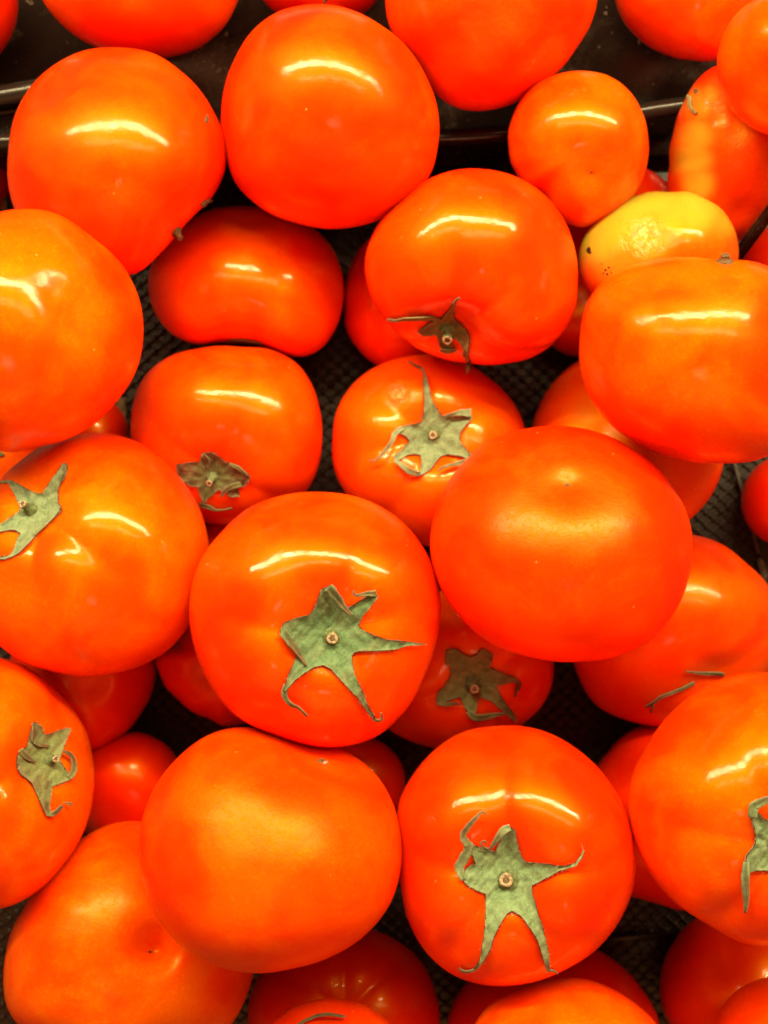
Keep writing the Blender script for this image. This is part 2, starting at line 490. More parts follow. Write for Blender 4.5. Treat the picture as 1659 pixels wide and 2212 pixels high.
tom("09", (1575, 335), (134, 202), 0.80, (1560, 190, 'b'), k=0.95, floor=0.034, col=(0.74, 0.03, 0.002),
    pts=[(1545, 142), (1500, 175), (1475, 220), (1455, 280), (1445, 340), (1441, 410), (1455, 470), (1600, 520)],
    tint=[(1500, 295, 36, 0.6, 0.45, 0.05), (1494, 345, 40, 0.65, 0.55, 0.05), (1505, 395, 36, 0.6, 0.5, 0.05), (1535, 205, 22, 0.4, 0.2, 0.3), (1505, 225, 36, 0.45, 0.2, 0.35),
          (1550, 215, 45, 0.15, 0.1, 0.40), (1612, 275, 30, 0.5, 0, 0.25), (1600, 350, 80, 0.03, 0, 0.22), (1610, 450, 80, 0.03, 0, 0.22)],
    dents=[(1560, 260, 26, -0.02), (1530, 240, 20, 0.025), (1590, 290, 22, 0.018)],
    label="blistered tomato with yellow-green patch and scarred skin at the right")
# --- middle layer
tom("15", (531, 612), (212, 166), 0.90, (525, 758, 'b'), k=0.82, cre=(90, 20, 160, 270), la=0.09, col=(0.88, 0.10, 0.001), ds=0.22,
    pts=[(530, 445), (600, 450), (670, 485), (715, 530), (738, 585), (742, 640), (730, 700), (700, 752), (650, 783), (600, 765), (560, 745), (525, 740), (480, 742),
         (420, 747), (370, 725), (335, 680), (320, 620), (325, 570), (350, 530), (400, 480), (460, 450)],
    label="broad red tomato with its stem hollow turned down, left of the gap in the heap")
tom("16", (490, 942), (207, 192), 1.10, (462, 1028, 'f'), k=0.86, cre=(60, 150, 330), la=0.04, col=R0,
    pts=[(510, 748), (590, 755), (640, 780), (675, 830), (693, 890), (696, 940), (690, 1000), (668, 1055), (283, 900), (290, 850), (320, 800), (370, 765), (440, 750), (283, 940)],
    label="red tomato with small brownish-green torn calyx low on its side")
tom("18", (922, 972), (207, 204), 1.00, (934, 940, 'f'), k=0.78, cre=(35, 85, 140, 190, 245, 320), la=0.085, col=R0, ds=0.24,
    pts=[(870, 772), (940, 765), (1000, 780), (1050, 810), (1090, 845), (1120, 885), (1135, 925), (718, 950), (725, 890), (745, 850), (775, 815), (820, 787), (718, 1000), (735, 1050), (770, 1092), (830, 1132), (880, 1162), (920, 1185)],
    tint=[(934, 940, 150, 0.12, 0, 0), (862, 852, 30, 0.15, 0, 0.8)],
    label="ribbed tomato with long-pointed grey-green calyx at the centre of the picture")
tom("06", (1250, 324), (152, 170), 1.40, (1278, 372, 'x'), k=0.92, col=ORG,
    pts=[(1265, 153), (1320, 165), (1365, 200), (1392, 250), (1402, 310), (1395, 370), (1365, 430), (1310, 475), (1250, 494), (1210, 475), (1170, 432), (1122, 390), (1100, 340), (1098, 280), (1115, 230), (1150, 185), (1210, 158)],
    dents=[(1278, 378, 10, 0.02), (1280, 400, 40, 0.025)],
    label="small round orange tomato with blossom dot facing up near the top")
tom("10", (1424, 545), (174, 132), 1.20, (1440, 640, 'b'), k=0.9, col=(0.86, 0.11, 0.004),
    pts=[(1250, 550), (1262, 510), (1295, 465), (1350, 430), (1430, 413), (1500, 416), (1550, 440), (1580, 480), (1595, 530), (1255, 600), (1275, 640)],
    tint=[(1375, 448, 70, 0.9, 1.0, 0.1), (1510, 430, 62, 0.9, 0.9, 0), (1275, 520, 55, 0.9, 0.9, 0), (1330, 490, 60, 0.95, 0.4, 0), (1440, 440, 60, 0.9, 0.8, 0.0), (1395, 508, 52, 0.9, 0.2, 1.0), (1330, 570, 60, 0.4, 0.1, 0.1), (1575, 470, 40, .6, .4, 0)],
    dents=[(1390, 510, 24, 0.02), (1360, 520, 18, -0.012), (1420, 525, 16, -0.012)],
    label="yellow and green blotched tomato with a pale highlight painted on its crinkled patch near the right")
tom("23", (1462, 1362), (228, 206), 0.90, (1560, 1480, 'f'), k=0.82, lobes=4, la=0.02, col=R0,
    pts=[(1500, 1155), (1560, 1175), (1610, 1215), (1659, 1260), (1240, 1430), (1255, 1480), (1290, 1530), (1340, 1555), (1385, 1563)],
    label="red-orange tomato at the right with thin dry leaf tips poking out")
tom("29", (272, 2030), (270, 258), 0.95, (325, 2055, 'x'), k=0.86, col=(0.86, 0.13, 0.002),
    pts=[(300, 1773), (230, 1780), (180, 1810), (130, 1860), (60, 1950), (20, 2030), (5, 2100), (10, 2180), (545, 2110), (530, 2160), (505, 2212)],
    dents=[(334, 2048, 38, 0.25), (325, 2058, 9, 0.03)],
    label="large dull orange tomato with a deep blossom dimple, bottom left corner")
tom("36", (715, 2296), (140, 138), 1.30, (680, 2200, 'f'), col=R0,
    pts=[(580, 2212), (620, 2180), (680, 2160), (740, 2158), (800, 2175), (845, 2212)],
    label="tomato top with a thin dry leaf at the bottom edge")
tom("38", (1224, 2328), (222, 215), 1.35, (1224, 2400, 'b'), col=ORG,
    pts=[(1025, 2212), (1060, 2165), (1120, 2135), (1200, 2115), (1260, 2113), (1320, 2135), (1370, 2165), (1420, 2212)],
    label="smooth orange tomato top cut by the bottom edge, right of centre")
tom("40", (1685, 2250), (148, 142), 1.30, (1700, 2300, 'b'), col=R0, label="red tomato filling the bottom right corner")
# --- upper layer
tom("02", (252, 350), (236, 246), 1.70, (388, 512, 'b'), k=0.86, cre=(135, 60, 200), la=0.04, col=(0.88, 0.062, 0.0018), ds=0.16,
    pts=[(190, 106), (250, 103), (330, 114), (400, 160), (450, 220), (485, 300), (490, 360), (465, 420), (420, 465), (385, 496), (355, 545), (290, 595), (18, 330), (30, 250), (70, 180), (140, 125), (15, 380), (25, 440)],
    dents=[(375, 500, 34, 0.10)],
    label="orange tomato with a short brown stem stub at its lower right, upper left")
tom("03", (715, 250), (237, 243), 1.90, (965, 225, 'b'), k=0.92, cre=(185, 120, 250), la=0.07, col=(0.88, 0.058, 0.0016),
    pts=[(650, 12), (600, 22), (540, 70), (500, 140), (478, 230), (480, 310), (510, 400), (570, 455), (650, 485), (740, 494), (820, 475), (880, 440), (930, 380), (950, 300), (945, 230), (920, 165), (885, 110), (830, 60), (770, 25), (710, 8)],
    dents=[(908, 200, 12, 0.03), (922, 240, 11, 0.03)],
    label="tall orange-red tomato with a side crease at the top centre")
tom("11", (1018, 578), (232, 213), 2.00, (965, 728, 'f'), k=0.86, cre=(100, 200, 335, 20), la=0.07, col=(0.88, 0.058, 0.0016), ds=0.24,
    pts=[(1020, 363), (1100, 375), (1165, 410), (1210, 460), (1240, 530), (1249, 600), (1240, 680), (1200, 740), (1150, 775), (1080, 788), (1000, 784), (930, 766), (870, 730), (830, 690), (800, 640), (787, 580), (795, 520), (820, 480), (870, 430), (930, 385), (980, 367)],
    label="orange-red tomato with shrivelled brown calyx, upper right of centre")
tom("17", (196, 1198), (256, 262), 2.10, (70, 1096, 'f'), k=0.84, cre=(58, 150, 262, 330), la=0.065, col=(0.90, 0.115, 0.002),
    pts=[(150, 941), (230, 935), (300, 955), (360, 1000), (410, 1060), (440, 1120), (452, 1190), (440, 1260), (410, 1350), (370, 1400), (300, 1440), (220, 1458), (130, 1455), (50, 1430), (0, 1400), (0, 1035), (60, 985), (110, 950)],
    label="orange tomato with pale green star calyx by the left edge")
tom("30", (-18, 1688), (222, 284), 1.80, (102, 1632, 'f'), k=0.84, cre=(80, 200, 300, 0), la=0.05, col=(0.90, 0.115, 0.002),
    pts=[(60, 1440), (120, 1490), (165, 1540), (195, 1600), (204, 1680), (195, 1760), (170, 1820), (120, 1890), (60, 1940), (0, 1965)],
    label="orange tomato with dry olive calyx at the lower left edge")
tom("28", (586, 1836), (284, 268), 2.20, (712, 1630, 'f'), k=0.88, col=(0.86, 0.088, 0.002), ds=0.07,
    pts=[(520, 1567), (450, 1585), (390, 1630), (340, 1690), (310, 1760), (300, 1840), (310, 1910), (340, 1980), (385, 2040), (440, 2080), (500, 2097), (560, 2103), (640, 2090), (720, 2065), (790, 2020), (840, 1960), (865, 1880), (868, 1820), (850, 1740), (820, 1680), (780, 1640), (730, 1615), (640, 1596), (590, 1578)],
    dents=[(760, 1650, 40, 0.03), (560, 1790, 60, 0.012), (680, 1870, 50, -0.01), (480, 1880, 60, -0.010)],
    tint=[(580, 1850, 130, 0.06, 0, 0)],
    label="large matt orange tomato with no calyx at the bottom, left of centre")
tom("13", (1492, 779), (242, 224), 2.40, (1568, 556, 'b'), k=0.88, cre=(270, 215, 320), la=0.04, col=ORG,
    pts=[(1251, 740), (1260, 670), (1295, 610), (1350, 575), (1430, 557), (1500, 556), (1560, 563), (1610, 558), (1659, 565), (1252, 790), (1270, 850), (1310, 910), (1370, 955), (1440, 985), (1530, 1000), (1600, 1003), (1659, 992)],
    dents=[(1432, 680, 9, -0.015), (1566, 566, 26, 0.05)],
    label="large orange tomato with a short dry stub on top, right edge")
tom("14", (58, 714), (253, 262), 2.60, (-60, 760, 'b'), k=0.86, col=(0.90, 0.105, 0.002), cre=(30, 80, 330), la=0.04,
    pts=[(80, 452), (140, 460), (210, 510), (270, 580), (305, 660), (310, 730), (295, 800), (250, 870), (190, 925), (110, 960), (0, 975), (0, 456)],
    dents=[(110, 620, 40, 0.02)],
    label="large bright orange tomato cut by the left edge, above the starred one")
tom("20", (1212, 1176), (285, 256), 2.50, (1228, 1045, 'x'), k=0.86, col=(0.88, 0.060, 0.0016),
    pts=[(1200, 920), (1280, 930), (1360, 965), (1430, 1020), (1475, 1085), (1497, 1160), (1490, 1240), (1460, 1320), (1400, 1390), (1330, 1420), (1230, 1431), (1150, 1420), (1060, 1390), (990, 1330), (950, 1270), (930, 1200), (930, 1150), (950, 1080), (990, 1010), (1060, 950), (1130, 925)],
    dents=[(1226, 1048, 24, 0.022), (1222, 1005, 30, -0.008)],
    label="largest smooth orange-red tomato with a blossom dimple, right of centre")
tom("24", (1642, 1750), (287, 298), 2.70, (1690, 1840, 'f'), k=0.84, cre=(110, 175, 240, 300), la=0.07, col=ORG,
    pts=[(1659, 1452), (1600, 1455), (1540, 1475), (1470, 1520), (1410, 1590), (1370, 1660), (1355, 1720), (1365, 1800), (1400, 1880), (1450, 1940), (1520, 1990), (1600, 2035), (1659, 2047)],
    label="large orange tomato cut by the right edge, half its green calyx showing")
tom("26", (1112, 1848), (259, 281), 2.65, (1096, 1898, 'f'), k=0.80, cre=(95, 5, 178, 235, 300), la=0.115, col=(0.88, 0.052, 0.0014), ds=0.25,
    pts=[(1090, 1567), (1180, 1580), (1250, 1620), (1310, 1680), (1350, 1750), (1370, 1820), (1375, 1890), (1350, 1970), (1300, 2040), (1220, 2095), (1140, 2125), (1050, 2128), (980, 2110), (920, 2060), (880, 1990), (865, 1910), (860, 1820), (855, 1745), (880, 1690), (930, 1625), (1000, 1580)],
    label="lobed red-orange tomato with long-legged green star calyx, lower centre")
tom("19", (681, 1340), (270, 277), 2.80, (716, 1380, 'f'), k=0.80, cre=(70, 172, 245, 315, 15), la=0.07, col=(0.89, 0.066, 0.0016), ds=0.23,
    pts=[(700, 1063), (780, 1075), (850, 1110), (900, 1160), (935, 1220), (952, 1290), (945, 1380), (920, 1450), (880, 1530), (820, 1590), (750, 1612), (690, 1616), (630, 1600), (560, 1575), (500, 1540), (460, 1490), (430, 1430), (410, 1350), (410, 1280), (430, 1210), (470, 1160), (530, 1100), (610, 1070)],
    label="central orange tomato with a big dark green five-pointed calyx")

# heap the fruit: each rests on the crate or on those placed before it
order = sorted(T, key=lambda k: T[k]["order"])
done = []
for key in order:
    t = T[key]
    rpx = math.sqrt(t["r"][0] * t["r"][1])
    z = 0.03
    for it in range(25):
        R = rpx / F * (H - z)
        c = P(t["c"][0], t["c"][1], z)
        zn = t["floor"] + 0.84 * R + 0.002
        if key in ("02", "03", "06", "04"):
            zn = max(zn, RIM_Z + 0.80 * R)
        for k2 in done:
            o = T[k2]
            d2 = (c.x - o["p"].x) ** 2 + (c.y - o["p"].y) ** 2
            s = 0.87 * (R + o["R"])
            if d2 < s * s:
                zn = max(zn, o["p"].z + math.sqrt(s * s - d2))
        z = 0.5 * z + 0.5 * zn
    t["R"] = rpx / F * (H - z)
    t["p"] = P(t["c"][0], t["c"][1], z)
    done.append(key)

def dirnoise(d, rs, n=7, kmin=1.5, kmax=4.5):
    out = np.zeros(len(d))
    for i in range(n):
        k = rs.normal(size=3); k /= np.linalg.norm(k); k *= rs.uniform(kmin, kmax)
        out += np.sin(d @ k + rs.uniform(0, 6.28)) / n
    return out

def project(Pw):
    dz = H - Pw[:, 2]
    return np.stack([Pw[:, 0] / dz * F + W2, H2 - Pw[:, 1] / dz * F], 1)

def target_profile(t, nb):
    """radius of the traced outline in the measuring frame for nb directions"""
    cx, cy = t["c"]; rx, ry = t["r"]
    th = np.linspace(0, 2 * np.pi, nb, endpoint=False)
    ell = lambda a: 1 / np.sqrt((np.cos(a) / rx) ** 2 + (np.sin(a) / ry) ** 2)
    base = ell(th)
    if t["pts"]:
        p = np.array(t["pts"], float) - np.array([cx, cy])
        a = np.arctan2(p[:, 1], p[:, 0]); q = np.hypot(p[:, 0], p[:, 1]) / ell(a)
        dif = (th[:, None] - a[None, :] + np.pi) % (2 * np.pi) - np.pi
        sg = 0.14
        w = np.exp(-(dif / sg) ** 2 / 2)
        # local linear-free kernel estimate with a weak pull to the ellipse
        ratio = (w @ q + 0.05) / (w.sum(1) + 0.05)
        base = base * ratio
    return th, base

NA, NP = 120, 76
def build_tomato(key):
    t = T[key]
    rs = np.random.RandomState(sum(ord(ch) * 31 ** i for i, ch in enumerate(key)) % 99991)
    R, p = t["R"], np.array(t["p"])
    ph = np.linspace(0, np.pi, NP + 1)
    al = np.linspace(0, 2 * np.pi, NA, endpoint=False)
    PH, AL = np.meshgrid(ph[1:-1], al, indexing='ij')
    PH = np.concatenate([[0.0], PH.ravel(), [np.pi]]); AL = np.concatenate([[0.0], AL.ravel(), [0.0]])
    rh = np.sin(PH) ** 0.90
    zz = t["k"] * np.cos(PH)
    top = (np.cos(PH) > 0)
    zz = zz - np.where(top, t["ds"] * np.exp(-(rh / 0.30) ** 2), 0)
    zz = zz + np.where(~top, 0.05 * np.exp(-(rh / 0.25) ** 2), 0)
    # orient the stem axis
    sx, sy, side = t["stem"]
    du, dv = (sx - t["c"][0]) / t["r"][0], -(sy - t["c"][1]) / t["r"][1]
    rr = math.hypot(du, dv)
    if rr > 0.97: du, dv, rr = du / rr * 0.97, dv / rr * 0.97, 0.97
    ax = Vector((du, dv, math.sqrt(1 - rr * rr)))
    if side == 'b': ax.z = -ax.z
    if side == 'x': ax = -ax
    # seen from the camera's own direction at that place
    view = (Vector((0, 0, H)) - Vector(p)).normalized()
    q = Vector((0, 0, 1)).rotation_difference(view)
    ax = (q @ ax).normalized()
    rot = ax.to_track_quat('Z', 'Y').to_matrix()
    spin = Matrix.Rotation(rs.uniform(0, 6.28), 3, 'Z')
    # lobes and creases, strongest round the stem shoulder
    wt = np.interp(PH, [0, 0.30, 0.8, 1.5, 2.3, np.pi], [0, 0.8, 1.0, 0.70, 0.28, 0])
    f = np.zeros_like(PH)
    ang = []
    if t["cre"]:
        aa = np.linspace(0, 2 * np.pi, 360, endpoint=False)
        M3 = np.array(rot @ spin)
        pr = (M3 @ np.stack([np.cos(aa), np.sin(aa), 0 * aa])).T
        ia = np.arctan2(pr[:, 1], pr[:, 0])
        for c in t["cre"]:
            ang.append(aa[np.argmin(np.abs((ia - math.radians(c) + np.pi) % (2 * np.pi) - np.pi))])
    elif t["lobes"]:
        n = t["lobes"]
        ang = (np.arange(n) + rs.uniform(-0.22, 0.22, n)) * 2 * np.pi / n + rs.uniform(0, 6.28)
    for a in ang:
        d = (AL - a + np.pi) % (2 * np.pi) - np.pi
        am = rs.uniform(0.75, 1.2)
        f -= am * np.exp(-(d / 0.33) ** 2)
        f -= 0.30 * am * np.exp(-(d / 0.12) ** 2) * np.interp(PH, [0, .4, .9, 1.3], [0, 1, .6, 0])
    if len(ang): f += 0.40
    lob = 1 + t["la"] * wt * f
    rh2 = rh * lob
    zz2 = zz * (1 + 0.7 * t["la"] * wt * f)
    L = np.stack([rh2 * np.cos(AL), rh2 * np.sin(AL), zz2], 1)
    dirs = L / np.maximum(np.linalg.norm(L, axis=1, keepdims=True), 1e-6)
    L = L * (1 + 0.035 * dirnoise(dirs, rs) + 0.012 * dirnoise(dirs, rs, 9, 4, 8))[:, None]
    X = (np.array(rot @ spin) @ L.T).T * R
    # fit the outline seen in the picture (true shape in space, keeps its depth)
    nb = 72
    th, tgt = target_profile(t, nb)
    cpx = np.array(t["c"], float)
    for it in range(4):
        q2 = project(X + p) - cpx
        a = np.arctan2(q2[:, 1], q2[:, 0]); rad = np.hypot(q2[:, 0], q2[:, 1])
        b = np.floor((a % (2 * np.pi)) / (2 * np.pi) * nb + 0.5).astype(int) % nb
        cur = np.zeros(nb)
        np.maximum.at(cur, b, rad)
        ratio = tgt / np.maximum(cur, 1)
        ker = np.exp(-(np.arange(-4, 5) / 1.6) ** 2); ker /= ker.sum()
        ratio = sum(ker[i] * np.roll(ratio, i - 4) for i in range(9))
        m = ratio.mean()
        rv = np.interp((a % (2 * np.pi)), np.append(th, 2 * np.pi), np.append(ratio, ratio[0]))
        edge = np.clip(rad / np.maximum(np.interp(a % (2 * np.pi), np.append(th, 2 * np.pi), np.append(cur, cur[0])), 1), 0, 1)
        sm = edge * edge * (3 - 2 * edge)
        s = m + (rv - m) * sm
        X[:, 0] *= s; X[:, 1] *= s
    # dents and bumps
    px = project(X + p)
    Wp = X + p
    vd = np.array([0, 0, H]) - Wp
    vd /= np.linalg.norm(vd, axis=1, keepdims=True)
    nrm = X / np.linalg.norm(X, axis=1, keepdims=True)
    front = (np.sum(nrm * vd, 1) > -0.15)
    for (dx, dy, rad, dep) in t["dents"]:
        g = np.exp(-((px[:, 0] - dx) ** 2 + (px[:, 1] - dy) ** 2) / rad ** 2) * front
        X -= vd * (g * dep * R)[:, None]
    # ripeness / damage map
    tint = np.zeros((len(X), 3))
    tint[:, 0] += 0.05 * np.exp(-(PH / 0.45) ** 2)
    for (dx, dy, rad, ye, gr, dm) in t["tint"]:
        g = np.exp(-(((px[:, 0] - dx) ** 2 + (px[:, 1] - dy) ** 2) / rad ** 2) ** 1.5) * front
        tint[:, 0] = np.maximum(tint[:, 0], ye * g); tint[:, 1] = np.maximum(tint[:, 1], gr * g); tint[:, 2] = np.maximum(tint[:, 2], dm * g)
    faces = []
    n = NA
    for k in range(n):
        faces.append((0, 1 + k, 1 + (k + 1) % n))
    for j in range(NP - 2):
        o = 1 + j * n
        for k in range(n):
            k2 = (k + 1) % n
            faces.append((o + k, o + n + k, o + n + k2, o + k2))
    last = len(X) - 1
    o = 1 + (NP - 2) * n
    for k in range(n):
        faces.append((last, o + (k + 1) % n, o + k))
    base = Vector((t["p"].x, t["p"].y, float((X[:, 2] + p[2]).min())))
    Vl = X + p - np.array(base)
    me = bpy.data.meshes.new("tomato")
    me.from_pydata([tuple(v) for v in Vl], [], faces)
    me.update()
    me.polygons.foreach_set("use_smooth", [True] * len(me.polygons))
    ca = me.color_attributes.new("tint", 'FLOAT_COLOR', 'POINT')
    ca.data.foreach_set("color", np.concatenate([tint, np.ones((len(X), 1))], 1).astype(np.float32).ravel())
    me.materials.append(M_TOM_DMG if any(x[5] for x in t["tint"]) else M_TOM)
    t["bvh"] = BVHTree.FromPolygons([tuple(v) for v in (X + p)], faces)
    t["base"] = base
    return me

GLOSS = {"28": 0.05, "20": 0.22, "29": 0.20, "13": 0.78, "02": 0.80, "03": 0.80, "23": 0.6, "08": 0.7, "38": 0.5, "24": 0.80, "01": 0.7, "21": 0.7, "09": 0.6, "14": 0.82}
PARTS = {"11", "16", "17", "18", "19", "20", "23", "24", "26", "27", "28", "29", "30", "02", "13", "36", "44", "15", "06", "09", "10", "43", "4b"}
for key in order:
    t = T[key]
    me = build_tomato(key)
    if key in PARTS:
        root = bpy.data.objects.new("tomato", None)
        root.empty_display_size = 0.01
        link(root)
        root.location = t["base"]
        body = bpy.data.objects.new("flesh", me)
        link(body, root)
        t["root"] = root
    else:
        root = body = bpy.data.objects.new("tomato", me)
        link(root)
        root.location = t["base"]
        t["root"] = root
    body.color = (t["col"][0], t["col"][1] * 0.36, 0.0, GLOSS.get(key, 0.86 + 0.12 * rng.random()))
    tag(root, t["label"], "tomato", "tomatoes heaped in the crate")

# ------------------------------------------------------------------ draping small parts on the fruit
CAMP = Vector((0, 0, H))
def drape(t, px, py, lift):
    d = (P(px, py, 0) - CAMP).normalized()
    hit = t["bvh"].ray_cast(CAMP, d)
    if hit[0] is None:
        q = CAMP + d * (t["p"] - CAMP).length
        near = t["bvh"].find_nearest(q)
        # stay on the sight line, at the depth of the nearest skin
        pos = CAMP + d * ((near[0] - CAMP).dot(d))
        return pos - d * lift, near[1]
    return hit[0] - d * lift, hit[1]

def pnoise(x, y, s, seed=0):
    return (math.sin(x * s + seed) * math.cos(y * s * 1.13 + seed * 1.7) + 0.5 * math.sin(x * s * 2.3 + y * s * 1.9 + seed * 3.1)) / 1.5

def finish(name, verts, faces, attr, mat, parent, root, color, thick):
    base = root.location
    o = mesh_obj(name, [v - base for v in verts], faces, mat, parent)
    ca = o.data.color_attributes.new("dry", 'FLOAT_COLOR', 'POINT')
    ca.data.foreach_set("color", np.array([(a[0], a[1], 0, 1) for a in attr], np.float32).ravel())
    o.color = (*color, 1)
    m = o.modifiers.new("thickness", 'SOLIDIFY')
    m.thickness = thick
    m.offset = 0.0
    return o

def to_disp(crop, pts):
    ox, oy, s = crop
    return [((ox + x / s) / 1.82279, (oy + y / s) / 1.82279) for x, y in pts]

def ribbon(t, pts, widths, lift0, lift1, dryv, parent, color, seed=0, name="sepal_tip", scale=1.0, thick=0.00045):
    """narrow curled leaf strip laid along a traced line"""
    n = len(pts)
    sm, ws = [], []
    q = [pts[0]] + list(pts) + [pts[-1]]
    for i in range(n - 1):
        p0, p1, p2, p3 = [Vector((*v, 0)) for v in q[i:i + 4]]
        for k in range(6):
            u = k / 6
            sm.append(0.5 * ((2 * p1) + (p2 - p0) * u + (2 * p0 - 5 * p1 + 4 * p2 - p3) * u * u + (3 * p1 - p0 - 3 * p2 + p3) * u ** 3))
            ws.append(widths[i] * (1 - u) + widths[i + 1] * u)
    sm.append(Vector((*pts[-1], 0))); ws.append(widths[-1])
    V, A, Fc = [], [], []
    m = len(sm)
    for i, p in enumerate(sm):
        tn = (sm[min(i + 1, m - 1)] - sm[max(i - 1, 0)]).normalized()
        nn = Vector((-tn.y, tn.x, 0))
        u = i / (m - 1)
        tw = 0.55 * math.sin(u * 5.0 + seed)
        for j, w in enumerate((-0.5, -0.25, 0.0, 0.25, 0.5)):
            jit = 1 + 0.18 * pnoise(i * 1.3, j * 2.1, 1.0, seed)
            qx = p + nn * (w * ws[i] * jit)
            lf = lift0 + (lift1 - lift0) * math.sin(min(u * 1.3, 1.0) * math.pi / 2) + abs(w) * ws[i] / F * 0.38 * 0.55 + w * tw * ws[i] / F * 0.38
            v, _ = drape(t, qx.x, qx.y, max(lf, 0.0003))
            V.append(v)
            A.append((min(1, dryv * (0.45 + 0.75 * u)), 0.5 if abs(w) > 0.4 else 0.25 * (j % 2)))
    for i in range(m - 1):
        for j in range(4):
            Fc.append((i * 5 + j, i * 5 + j + 1, (i + 1) * 5 + j + 1, (i + 1) * 5 + j))
    return finish(name, V, Fc, A, M_CAL, parent, t["root"], color, thick)

def stem_stub(t, px, py, rpx, h, lean, mat_side, root, base_lift=0.0, cut=None):
    """short cut stalk: flared base, straight stub, pale ring and pith on the cut end"""
    p, nrm = drape(t, px, py, base_lift)
    r = rpx / F * (H - p.z)
    ax = (nrm.lerp((CAMP - p).normalized(), 0.45) + Vector(lean)).normalized()
    rot = ax.to_track_quat('Z', 'Y').to_matrix()
    base = root.location
    seg = 18
    prof = [(2.15, -0.0010), (2.0, 0.14 * h), (1.62, 0.33 * h), (1.16, 0.44 * h), (1.0, 0.7 * h), (1.04, 0.97 * h)]
    V, Fc = [], []
    for j, (a, z) in enumerate(prof):
        for k in range(seg):
            th = 2 * math.pi * k / seg
            w = 1 + 0.06 * math.sin(3 * th + px) + 0.04 * math.sin(7 * th + j)
            V.append(p + rot @ Vector((math.cos(th) * r * a * w, math.sin(th) * r * a * w, z)) - base)
    for j in range(len(prof) - 1):
        for k in range(seg):
            k2 = (k + 1) % seg
            Fc.append((j * seg + k, j * seg + k2, (j + 1) * seg + k2, (j + 1) * seg + k))
    st = mesh_obj("stem", V, Fc, mat_side, root)
    V, Fc = [], []
    ringp = [(1.04, 0.96 * h), (0.97, 1.03 * h), (0.70, 1.05 * h), (0.52, 1.0 * h)]
    for j, (a, z) in enumerate(ringp):
        for k in range(seg):
            th = 2 * math.pi * k / seg
            w = 1 + 0.06 * math.sin(3 * th + px) + 0.03 * math.sin(5 * th + 2 * j)
            V.append(p + rot @ Vector((math.cos(th) * r * a * w, math.sin(th) * r * a * w, z + 0.00012 * math.sin(4 * th + px))) - base)
    for j in range(len(ringp) - 1):
        for k in range(seg):
            k2 = (k + 1) % seg
            Fc.append((j * seg + k, j * seg + k2, (j + 1) * seg + k2, (j + 1) * seg + k))
    mesh_obj("cut_end", V, Fc, cut or M_CUT, st)
    V = [p + rot @ Vector((math.cos(2 * math.pi * k / seg) * r * 0.56, math.sin(2 * math.pi * k / seg) * r * 0.56, 0.97 * h)) - base for k in range(seg)]
    V.append(p + rot @ Vector((0, 0, 1.02 * h)) - base)
    mesh_obj("pith", V, [(k, (k + 1) % seg, seg) for k in range(seg)], M_PITH, st)
    return st

